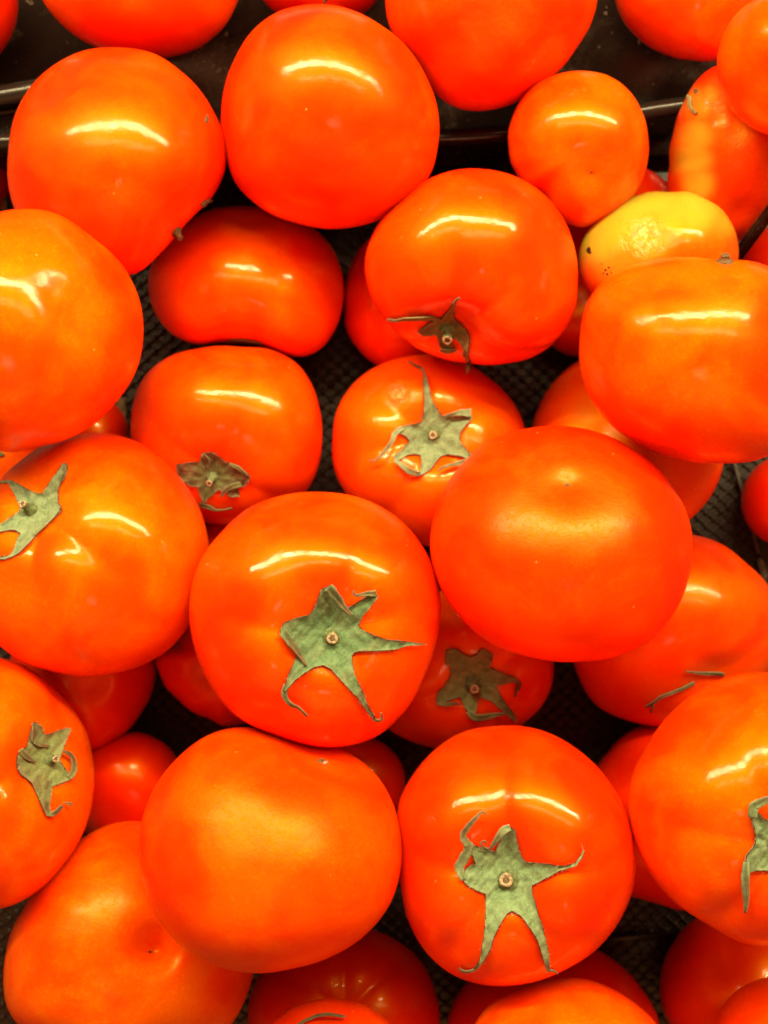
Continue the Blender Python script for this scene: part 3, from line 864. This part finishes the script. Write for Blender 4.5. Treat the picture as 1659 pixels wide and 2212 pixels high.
def calyx(key, crop, poly, centre, ribbons, stub, dry, color, tip_lift=0.0016, seed=0):
    t = T[key]; root = t["root"]
    poly = to_disp(crop, poly)
    cx, cy = to_disp(crop, [centre])[0]
    sc = 1.0 / crop[2] / 1.82279
    # densify the outline, ragged a little
    out = []
    for i, (x, y) in enumerate(poly):
        x2, y2 = poly[(i + 1) % len(poly)]
        L = math.hypot(x2 - x, y2 - y)
        n = max(1, int(L / 5.0))
        for k in range(n):
            u = k / n
            xx, yy = x + (x2 - x) * u, y + (y2 - y) * u
            if k: 
                xx += 0.55 * pnoise(xx, yy, 0.9, seed); yy += 0.55 * pnoise(yy, xx, 0.9, seed + 2)
            out.append((xx, yy))
    xs = [q[0] for q in out]; ys = [q[1] for q in out]
    pts = list(out)
    stp = 4.5
    y = min(ys); r = 0
    while y < max(ys):
        x = min(xs) + (stp / 2 if r % 2 else 0)
        while x < max(xs):
            pts.append((x + rng.uniform(-1, 1), y + rng.uniform(-1, 1)))
            x += stp
        y += stp * 0.87; r += 1
    n0 = len(out)
    res = delaunay_2d_cdt([Vector(q) for q in pts], [(i, (i + 1) % n0) for i in range(n0)], [list(range(n0))], 1, 0.01)
    v2, _, tris = res[0], res[1], res[2]
    rmax = max(math.hypot(q[0] - cx, q[1] - cy) for q in out)
    # sepal tips: outstanding maxima of the outline
    rad = [math.hypot(q[0] - cx, q[1] - cy) for q in poly]
    m = len(poly)
    tips = []
    for i in range(m):
        if all(rad[i] >= rad[(i + d) % m] for d in range(-3, 4)) and rad[i] > 0.42 * rmax:
            tips.append(math.atan2(poly[i][1] - cy, poly[i][0] - cx))
    # even out the sag of the hollow: drape, then stiffen towards the outside
    pos, att = [], []
    edge = np.array(out)
    for v in v2:
        dx, dy = v.x - cx, v.y - cy
        rr = math.hypot(dx, dy); a = math.atan2(dy, dx)
        u = rr / rmax
        stf = 0.5 + 0.5 * math.sin(3 * a + seed * 1.9)
        de = float(np.sqrt(((edge - np.array([v.x, v.y])) ** 2).sum(1).min()))
        lift = 0.0006 + tip_lift * (u ** 2) * (0.25 + 0.95 * stf) + 0.00045 * pnoise(v.x, v.y, 0.16, seed)
        lift += 0.0005 * math.exp(-(de / 3.0) ** 2) + 0.0003 * math.cos(a * 11 + seed) * min(1, u * 3)
        p, _ = drape(t, v.x, v.y, max(lift, 0.0004))
        pos.append(p)
        vein = 0.6 * max(0.0, math.cos(a * 30 + 3 * pnoise(v.x, v.y, .07, seed))) ** 2 * min(1, 1.6 * u) + 0.35 * max(0, pnoise(v.x, v.y, 0.05, seed + 4))
        att.append((min(1.0, max(0, dry * (0.30 + 0.95 * u * u) + 0.35 * pnoise(v.x, v.y, 0.045, seed + 9) * (0.25 + dry))), max(vein, 0.75 * math.exp(-(de / 1.8) ** 2))))
    r0 = 0.20 * rmax
    groups = {}
    for f in tris:
        mx = sum(v2[i].x for i in f) / 3 - cx; my = sum(v2[i].y for i in f) / 3 - cy
        if math.hypot(mx, my) < r0 or not tips:
            g = -1
        else:
            a = math.atan2(my, mx)
            g = min(range(len(tips)), key=lambda i: abs((a - tips[i] + math.pi) % (2 * math.pi) - math.pi))
        groups.setdefault(g, []).append(f)
    nv = [Vector((0, 0, 0)) for _ in pos]
    for f in tris:
        i0, i1, i2 = f
        n = (pos[i1] - pos[i0]).cross(pos[i2] - pos[i0])
        if n.z < 0: n = -n
        for i in f: nv[i] += n
    nv = [n.normalized() if n.length > 0 else Vector((0, 0, 1)) for n in nv]
    outer = {}
    for f in tris:
        for i in range(3):
            e = tuple(sorted((f[i], f[(i + 1) % 3])))
            outer[e] = outer.get(e, 0) + 1
    def piece(fs, name, parent, shade):
        """one sepal (or the heart of the star): upper and lower skin, rim only on the real outline"""
        ids = sorted({i for f in fs for i in f})
        idx = {g: k for k, g in enumerate(ids)}
        n = len(ids)
        hb = root.location
        V = [pos[i] + nv[i] * 0.00028 - hb for i in ids] + [pos[i] - nv[i] * 0.00028 - hb for i in ids]
        Nn = [nv[i] for i in ids] + [-nv[i] for i in ids]
        A = [att[i] for i in ids] * 2
        Fc = []
        for f in fs:
            q = [idx[i] for i in f]
            if (V[q[1]] - V[q[0]]).cross(V[q[2]] - V[q[0]]).dot(nv[f[0]]) < 0: q = q[::-1]
            Fc.append(tuple(q)); Fc.append(tuple(k + n for k in q[::-1]))
            for k in range(3):
                e = tuple(sorted((f[k], f[(k + 1) % 3])))
                if outer[e] == 1:
                    u, w = idx[e[0]], idx[e[1]]
                    Fc.append((u, w, w + n, u + n))
        o = mesh_obj(name, V, Fc, M_CAL, parent)
        ca = o.data.color_attributes.new("dry", 'FLOAT_COLOR', 'POINT')
        ca.data.foreach_set("color", np.array([(x[0], x[1], 0, 1) for x in A], np.float32).ravel())
        o.data.normals_split_custom_set_from_vertices([tuple(x) for x in Nn])
        o.color = (color[0] * shade, color[1] * shade, color[2] * shade, 1)
        return o
    disc = piece(groups.get(-1, [tris[0]]), "calyx", root, 0.95)
    for g, fs in groups.items():
        if g >= 0:
            piece(fs, "sepal", disc, 0.95)
    for i, (rp, wd, l0, l1, dv) in enumerate(ribbons):
        ribbon(t, to_disp(crop, rp), [w * sc for w in wd], l0, l1, dv, disc, color, seed + i)
    # short stiff hairs along the rim and on the face
    V, Fc = [], []
    base = root.location
    for i in range(0, len(out), 1):
        for rep in range(1):
            x, y = out[i]
            xn, yn = out[(i + 1) % len(out)]
            ex, ey = xn - x, yn - y
            l = math.hypot(ex, ey) or 1
            sgn = 1
            nx, ny = ey / l, -ex / l
            if (x + nx * 3 - cx) ** 2 + (y + ny * 3 - cy) ** 2 < 0: sgn = -1
            L = rng.uniform(1.5, 5.0)
            jx, jy = rng.uniform(-.6, .6), rng.uniform(-.6, .6)
            a3, _ = drape(t, x, y, 0.0012)
            b3, _ = drape(t, x + (nx + jx) * L, y + (ny + jy) * L, 0.0012 + rng.uniform(0.0002, 0.0012))
            s = Vector((-(b3 - a3).y, (b3 - a3).x, 0)).normalized() * 0.00009
            n = len(V)
            V += [a3 + s - base, a3 - s - base, b3 - base, a3 + Vector((0, 0, 0.00013)) - base]
            Fc += [(n, n + 1, n + 2), (n + 1, n + 3, n + 2), (n + 3, n, n + 2)]
    hr = mesh_obj("calyx_hairs", V, Fc, M_CUT, disc, False)
    hr["kind"] = "stuff"
    if stub:
        (sx, sy), srad, h, lean, mat = stub
        qx, qy = to_disp(crop, [(sx, sy)])[0]
        stem_stub(t, qx, qy, srad * sc, h, lean, mat, root, 0.0)
    return disc

GREEN = (0.98, 1.26, 1.25)
DKGRN = (0.60, 0.88, 0.78)
OLIVE = (0.50, 0.48, 0.32)
calyx("19", (1050, 2250, 2.37),
      [(515, 165), (600, 130), (625, 150), (690, 260), (745, 345), (800, 325), (880, 270), (930, 235), (1000, 190), (1040, 235), (1000, 290), (940, 370), (890, 420), (850, 505), (900, 550), (1000, 600), (1130, 640), (1300, 655), (1400, 668), (1490, 678), (1400, 690), (1300, 697), (1200, 730), (1050, 740), (900, 740), (820, 755), (795, 790), (800, 860), (820, 960), (860, 1050), (910, 1150), (940, 1240), (1000, 1340), (1020, 1385), (1000, 1395), (930, 1300), (860, 1190), (770, 1100), (680, 1000), (600, 910), (530, 875), (450, 890), (350, 950), (270, 1010), (205, 1085), (175, 1120), (160, 1100), (190, 1010), (230, 910), (290, 780), (270, 740), (200, 660), (130, 570), (130, 540), (170, 480), (250, 445), (400, 410), (450, 340), (480, 260), (505, 190)],
      (600, 600),
      [([(185, 1060), (165, 1140), (190, 1210), (240, 1250), (300, 1275), (375, 1350)], [50, 50, 44, 30, 20, 18], .0010, .0026, .7),
       ([(1020, 205), (920, 212), (830, 222), (805, 180)], [60, 40, 18, 14], .0022, .0034, .9),
       ([(1010, 1385), (1050, 1395), (1080, 1360), (1065, 1320)], [26, 20, 16, 12], .0016, .003, .9),
       ([(575, 150), (650, 240), (730, 345), (800, 410)], [95, 80, 46, 14], .0026, .0030, .75),
       ([(150, 560), (215, 650), (300, 765), (375, 880)], [80, 70, 40, 12], .0024, .0024, .8)],
      ((612, 610), 52, 0.0042, (0.10, -0.10, 0), M_STEM), 0.42, DKGRN, 0.0022, 1)
calyx("26", (1750, 3150, 2.765),
      [(640, 275), (700, 285), (765, 330), (780, 420), (800, 520), (840, 630), (880, 680), (1000, 690), (1130, 700), (1250, 722), (1340, 715), (1420, 688), (1480, 610), (1508, 540), (1488, 480), (1520, 550), (1502, 620), (1440, 712), (1350, 745), (1250, 770), (1150, 830), (1050, 880), (950, 930), (955, 1030), (990, 1130), (1020, 1250), (1070, 1400), (1110, 1550), (1140, 1680), (1148, 1840), (1120, 1870), (1090, 1780), (1050, 1640), (1010, 1520), (940, 1410), (880, 1320), (820, 1250), (735, 1205), (680, 1240), (620, 1330), (570, 1420), (530, 1520), (500, 1620), (450, 1720), (390, 1810), (330, 1860), (320, 1840), (370, 1780), (395, 1700), (410, 1600), (430, 1470), (445, 1330), (450, 1180), (450, 1020), (360, 990), (250, 930), (190, 860), (240, 740), (340, 690), (300, 600), (310, 490), (400, 520), (490, 550), (560, 565), (600, 470), (620, 400), (635, 330)],
      (680, 870),
      [([(210, 870), (160, 740), (220, 620), (270, 510), (230, 450), (205, 380), (270, 280), (340, 200), (410, 130), (465, 160)], [50, 100, 105, 90, 80, 66, 60, 42, 18, 12], .0016, .0045, .75),
       ([(715, 300), (640, 335), (570, 430), (500, 530)], [70, 85, 60, 14], .0026, .0030, .65),
       ([(490, 535), (430, 512), (400, 470), (435, 445), (460, 470)], [18, 16, 14, 14, 10], .0024, .0040, .9),
       ([(335, 1850), (250, 1870), (190, 1860), (163, 1832)], [26, 20, 18, 14], .0012, .0022, .7),
       ([(1130, 1855), (1190, 1862), (1232, 1888)], [26, 14, 12], .0012, .0022, .7)],
      ((680, 880), 72, 0.0046, (0, -0.06, 0), M_STEM), 0.38, GREEN, 0.0022, 2)
calyx("18", (1400, 1400, 2.765),
      [(745, 180), (770, 230), (800, 350), (830, 480), (880, 570), (945, 665), (1100, 668), (1270, 655), (1255, 700), (1200, 760), (1140, 840), (1130, 910), (1160, 970), (1220, 1030), (1280, 1100), (1285, 1125), (1240, 1140), (1150, 1095), (1000, 1075), (920, 1100), (880, 1150), (830, 1220), (760, 1280), (700, 1308), (660, 1300), (710, 1240), (715, 1160), (705, 1080), (640, 1070), (560, 1085), (490, 1130), (440, 1150), (410, 1110), (440, 1070), (520, 1010), (590, 930), (550, 880), (490, 850), (460, 850), (480, 800), (540, 760), (640, 750), (720, 725), (740, 640), (750, 520), (745, 400), (735, 280)],
      (850, 860),
      [([(745, 195), (720, 135), (650, 105), (580, 60)], [22, 14, 12, 10], .0010, .0016, .9),
       ([(1258, 622), (1150, 622), (1050, 642), (955, 662)], [95, 70, 36, 12], .0026, .0026, .6),
       ([(510, 785), (430, 850), (390, 950), (310, 1050), (220, 1135), (150, 1145)], [60, 56, 46, 32, 18, 16], .0016, .0040, .6),
       ([(425, 1135), (520, 1205), (600, 1265), (700, 1290)], [30, 60, 70, 50], .0022, .0026, .6),
       ([(1280, 1120), (1180, 1160), (1050, 1188), (950, 1215), (890, 1260)], [50, 52, 36, 20, 12], .0018, .0036, .6)],
      ((850, 855), 44, 0.0040, (0, -0.05, 0), M_STEM), 0.30, (0.98, 1.12, 1.2), 0.0020, 3)
calyx("11", (1500, 1150, 3.687),
      [(880, 400), (930, 330), (1000, 250), (1050, 160), (1082, 180), (1068, 300), (1060, 380), (1150, 470), (1240, 560), (1282, 680), (1275, 820), (1262, 930), (1302, 1020), (1285, 1110), (1240, 1190), (1252, 1060), (1228, 960), (1188, 920), (1198, 840), (1158, 750), (1105, 690), (1050, 640), (1025, 740), (1060, 815), (1095, 840), (1040, 885), (960, 885), (890, 845), (848, 770), (828, 650), (780, 620), (700, 632), (620, 632), (538, 585), (600, 530), (680, 470), (770, 420), (640, 415), (500, 415), (350, 415), (240, 436), (95, 400), (240, 400), (380, 376), (500, 376), (640, 376), (760, 358)],
      (970, 560),
      [([(1062, 175), (1100, 115), (1142, 88)], [40, 32, 24], .0018, .0032, .6),
       ([(870, 840), (960, 862), (1080, 838)], [40, 60, 30], .0016, .0026, .7),
       ([(760, 378), (520, 392), (330, 398), (210, 420), (95, 398)], [50, 44, 40, 36, 28], .0018, .0034, .45)],
      ((975, 575), 72, 0.0050, (0.0, -0.55, 0), M_STEM), 0.95, (0.80, 0.62, 0.40), 0.0020, 4)
calyx("16", (650, 1750, 4.1475),
      [(180, 330), (400, 300), (570, 290), (610, 160), (690, 135), (780, 140), (900, 230), (1000, 310), (1100, 330), (1230, 390), (1350, 480), (1380, 540), (1350, 620), (1290, 690), (1180, 690), (1200, 780), (1215, 840), (1100, 870), (1010, 830), (1040, 760), (930, 755), (860, 742), (780, 820), (700, 890), (640, 950), (600, 900), (560, 780), (540, 690), (420, 680), (250, 560), (190, 430)],
      (740, 540),
      [([(1240, 650), (1110, 685), (1000, 745), (905, 860)], [80, 95, 70, 20], .0018, .0026, .5),
       ([(560, 980), (720, 1030), (850, 1078), (1000, 1060), (1090, 1050)], [80, 66, 26, 14, 30], .0008, .0014, .6),
       ([(1050, 320), (1200, 390), (1340, 520)], [40, 60, 40], .0020, .0024, .3),
       ([(620, 170), (690, 260), (700, 380)], [60, 70, 30], .0020, .0014, .9)],
      ((770, 525), 52, 0.0046, (-0.25, -0.45, 0), M_STEM), 0.72, OLIVE, 0.0014, 5)
calyx("17", (0, 1800, 4.1475),
      [(-60, 440), (0, 400), (80, 383), (180, 380), (250, 410), (400, 500), (520, 560), (610, 600), (690, 590), (760, 490), (850, 350), (950, 220), (1010, 110), (1060, 88), (1100, 130), (1100, 200), (1050, 340), (1000, 400), (950, 500), (940, 620), (940, 740), (1000, 830), (990, 890), (920, 950), (800, 1060), (700, 1150), (600, 1260), (500, 1370), (400, 1470), (300, 1570), (200, 1625), (80, 1665), (-40, 1668), (-40, 1630), (140, 1608), (200, 1550), (240, 1460), (280, 1340), (330, 1240), (250, 1190), (120, 1190), (0, 1220), (-150, 1290), (-260, 1330), (-150, 1180), (0, 1090), (150, 1000), (290, 900), (330, 850), (300, 740), (260, 640), (210, 560), (170, 480), (130, 420), (40, 420)],
      (540, 900),
      [([(960, 800), (880, 930), (740, 1080), (560, 1270)], [60, 70, 60, 20], .0022, .0018, .4),
       ([(1080, 130), (1060, 260), (1000, 400)], [50, 50, 20], .0026, .0020, .7)],
      ((520, 870), 62, 0.0060, (-0.32, 0.16, 0), M_STEM), 0.26, (0.98, 1.15, 1.2), 0.0018, 6)
calyx("30", (40, 2800, 4.916),
      [(440, 240), (510, 210), (620, 300), (640, 380), (680, 450), (740, 460), (850, 410), (940, 370), (1050, 330), (1160, 330), (1160, 400), (1100, 540), (1060, 650), (1020, 760), (980, 880), (950, 930), (1010, 1040), (1100, 1170), (1150, 1200), (1230, 1240), (1180, 1320), (1050, 1370), (930, 1420), (830, 1450), (810, 1530), (790, 1650), (770, 1750), (760, 1860), (790, 1970), (700, 1995), (640, 1880), (590, 1760), (530, 1620), (480, 1500), (420, 1390), (340, 1310), (220, 1240), (150, 1120), (125, 1000), (150, 850), (250, 730), (330, 700), (350, 620), (380, 480), (400, 380)],
      (700, 1000),
      [([(1140, 1290), (1225, 1180), (1240, 1050), (1205, 890), (1130, 815), (1040, 770)], [110, 120, 100, 66, 66, 36], .0020, .0034, .8),
       ([(725, 1965), (800, 2000), (900, 1945), (1010, 1835)], [100, 90, 80, 60], .0014, .0030, .7),
       ([(1030, 1775), (1110, 1785), (1180, 1790), (1140, 1840)], [24, 24, 30, 24], .0020, .0030, .9),
       ([(200, 750), (290, 860), (380, 930), (490, 985)], [110, 110, 70, 20], .0026, .0020, .85),
       ([(480, 240), (470, 400), (430, 600)], [110, 90, 30], .0026, .0022, .9),
       ([(460, 590), (580, 650), (760, 680)], [60, 80, 40], .0022, .0022, .8)],
      ((745, 965), 66, 0.0052, (0.22, 0.06, 0), M_STEM), 0.60, (0.90, 0.98, 0.70), 0.0020, 7)
calyx("27", (1680, 2500, 3.95),
      [(310, 240), (400, 215), (480, 230), (560, 300), (680, 345), (780, 310), (860, 210), (1030, 300), (1010, 420), (980, 510), (1100, 560), (1250, 630), (1400, 670), (1480, 760), (1470, 820), (1420, 880), (1370, 970), (1390, 840), (1420, 745), (1280, 745), (1090, 790), (1120, 900), (1190, 1010), (1260, 1110), (1340, 1200), (1410, 1320), (1390, 1350), (1290, 1280), (1200, 1190), (1100, 1110), (1000, 1020), (900, 990), (810, 960), (790, 1080), (765, 1200), (700, 1225), (640, 1190), (600, 1140), (550, 1040), (520, 960), (370, 1010), (160, 1080), (155, 980), (180, 890), (280, 800), (330, 720), (380, 620), (370, 480), (310, 480), (300, 360)],
      (680, 700),
      [([(170, 1040), (300, 1080), (420, 1075), (520, 1080)], [90, 66, 44, 12], .0018, .0020, .6),
       ([(640, 1190), (740, 1280), (850, 1290), (1000, 1260), (1230, 1225)], [70, 110, 100, 80, 24], .0020, .0026, .5)],
      ((715, 770), 68, 0.0062, (0.10, -0.16, 0), M_STEM), 0.50, (0.86, 1.08, 0.82), 0.0018, 8)
calyx("24", (2850, 3050, 3.403),
      [(680, 560), (590, 612), (540, 600), (460, 510), (370, 590), (390, 660), (410, 740), (430, 830), (420, 920), (380, 990), (300, 1090), (290, 1160), (330, 1320), (430, 1285), (590, 1290), (720, 1320), (860, 1500), (900, 1250), (1080, 1120), (950, 900), (1000, 640), (820, 660), (760, 480)],
      (680, 930),
      [([(390, 575), (400, 440), (480, 385), (590, 335), (680, 290)], [120, 130, 115, 95, 40], .0020, .0036, .55),
       ([(300, 1170), (288, 1350), (290, 1500), (302, 1700), (285, 1850)], [70, 112, 104, 72, 34], .0018, .0026, .6)],
      ((690, 930), 60, 0.0046, (0, 0, 0), M_STEM), 0.32, (0.85, 1.08, 1.05), 0.0018, 9)

# single leaf tips and stubs seen on other fruit
def leaf(key, crop, pts, widths, l0, l1, dryv, color=OLIVE, seed=0, name="sepal"):
    t = T[key]
    sc = 1.0 / crop[2] / 1.82279
    return ribbon(t, to_disp(crop, pts), [w * sc for w in widths], l0, l1, dryv, t["root"], color, seed, name)

leaf("23", (2450, 2550, 2.89), [(1160, 310), (1060, 298), (950, 296), (830, 285), (725, 275)], [34, 38, 38, 24, 14], .0006, .0014, .7, seed=1)
leaf("23", (2450, 2550, 2.89), [(820, 400), (700, 462), (560, 520), (450, 562), (350, 632), (265, 680)], [30, 32, 34, 34, 28, 18], .0006, .0016, .75, seed=2)
leaf("23", (2450, 2550, 2.89), [(345, 635), (345, 690), (320, 745)], [22, 20, 14], .0012, .0014, .8, seed=3)
leaf("36", (850, 3600, 1.4426), [(440, 660), (480, 620), (560, 580), (640, 568), (735, 582)], [16, 16, 17, 15, 9], .0010, .0030, .8, seed=4)
leaf("44", (0, 150, 3.16), [(38, 1985), (60, 2050), (45, 2140)], [18, 52, 66], .0008, .0014, .7, seed=5)
leaf("43", (0, 1550, 2.37), [(-40, 540), (0, 562), (34, 572)], [60, 44, 14], .0008, .0010, .4, DKGRN, seed=6)
leaf("15", (0, 0, 0.5486), [(485, 744), (505, 738), (530, 739), (565, 744)], [7, 9, 9, 5], .0006, .0012, .6, seed=7)
leaf("4b", (0, 0, 0.5486), [(700, 8), (704, 0), (712, -8)], [4, 5, 5], .0006, .0012, .4, seed=8)
leaf("02", (0, 0, 0.5486), [(436, 446), (447, 438), (458, 431)], [6, 7, 4], .0010, .0016, .8, seed=9)

stem_stub(T["02"], 379, 500, 6, 0.0040, (0.25, -0.55, 0.25), M_SCAR, T["02"]["root"], 0, M_SCAR)
stem_stub(T["13"], 1566, 566, 9, 0.0024, (0.0, 0.5, 0.0), M_SCAR, T["13"]["root"], 0, M_SCAR)

def scar(key, px, py, rx, ry, mat, name, seed=0, lift=0.00015, height=0.0003):
    t = T[key]; base = t["root"].location
    V, Fc = [], []
    seg = 12
    c, _ = drape(t, px, py, lift + height)
    V.append(c - base)
    for ring, s in ((0, 0.55), (1, 1.0)):
        for k in range(seg):
            a = 2 * math.pi * k / seg
            w = s * (1 + 0.35 * pnoise(math.cos(a) * 2, math.sin(a) * 2, 1.3, seed))
            v, _ = drape(t, px + math.cos(a) * rx * w, py + math.sin(a) * ry * w, (lift + height * 0.8) if ring == 0 else -0.0001)
            V.append(v - base)
    for k in range(seg):
        k2 = (k + 1) % seg
        Fc.append((0, 1 + k, 1 + k2))
        Fc.append((1 + k, 1 + seg + k, 1 + seg + k2, 1 + k2))
    return mesh_obj(name, V, Fc, mat, t["root"])
scar("20", 1226, 1048, 7, 4, M_SCAR, "blossom_scar", 1)
scar("29", 324, 2056, 5, 3, M_SCAR, "blossom_scar", 2)
scar("06", 1278, 372, 3, 2.5, M_SPOT, "blossom_scar", 3)
scar("28", 694, 1643, 9, 5, M_SCAR, "stem_scar", 4, height=0.0008)
scar("28", 703, 1647, 7, 4, M_CUT, "stem_scar", 5, height=0.0010)
scar("10", 1272, 541, 6, 9, M_SPOT, "dark_spot", 6)
for i, (x, y, r) in enumerate([(1308, 583, 3), (1315, 578, 2.2), (1303, 590, 2.0), (1312, 592, 2.6), (1320, 588, 2), (1300, 570, 2), (1318, 604, 2)]):
    scar("10", x, y, r, r, M_SPOT, "dark_spot", 10 + i)
scar("02", 447, 257, 5, 11, M_SCAR, "skin_scar", 20)
leaf("09", (2600, 200, 2.765), [(295, 485), (318, 520), (318, 590), (345, 645), (395, 680)], [22, 40, 36, 34, 26], .0006, .0010, .5, (1.6, 1.1, 0.5), 3, "peeling_skin")
scar("09", 1503, 197, 6, 6, M_SCAR, "skin_scar", 21)
scar("09", 1527, 222, 5, 4, M_CUT, "skin_scar", 22)

# a crumb of dry leaf lying on the liner in the left gap
cr = bpy.data.objects.new("dry_leaf_crumb", None)
link(cr); cr.location = P(262, 886, 0.002)
V, Fc = [], []
for i in range(7):
    for j in range(4):
        V.append(Vector(((j - 1.5) * 0.0016 * (1 - 0.1 * abs(i - 3)), (i - 3) * 0.0017, 0.0012 + 0.0011 * pnoise(i, j, 1.4, 2))))
for i in range(6):
    for j in range(3):
        Fc.append((i * 4 + j, i * 4 + j + 1, (i + 1) * 4 + j + 1, (i + 1) * 4 + j))
o = mesh_obj("leaf_blade", V, Fc, M_SCAR, cr)
md = o.modifiers.new("thickness", 'SOLIDIFY'); md.thickness = 0.0004
tag(cr, "tawny dry leaf crumb on the black liner in the left gap", "leaf")
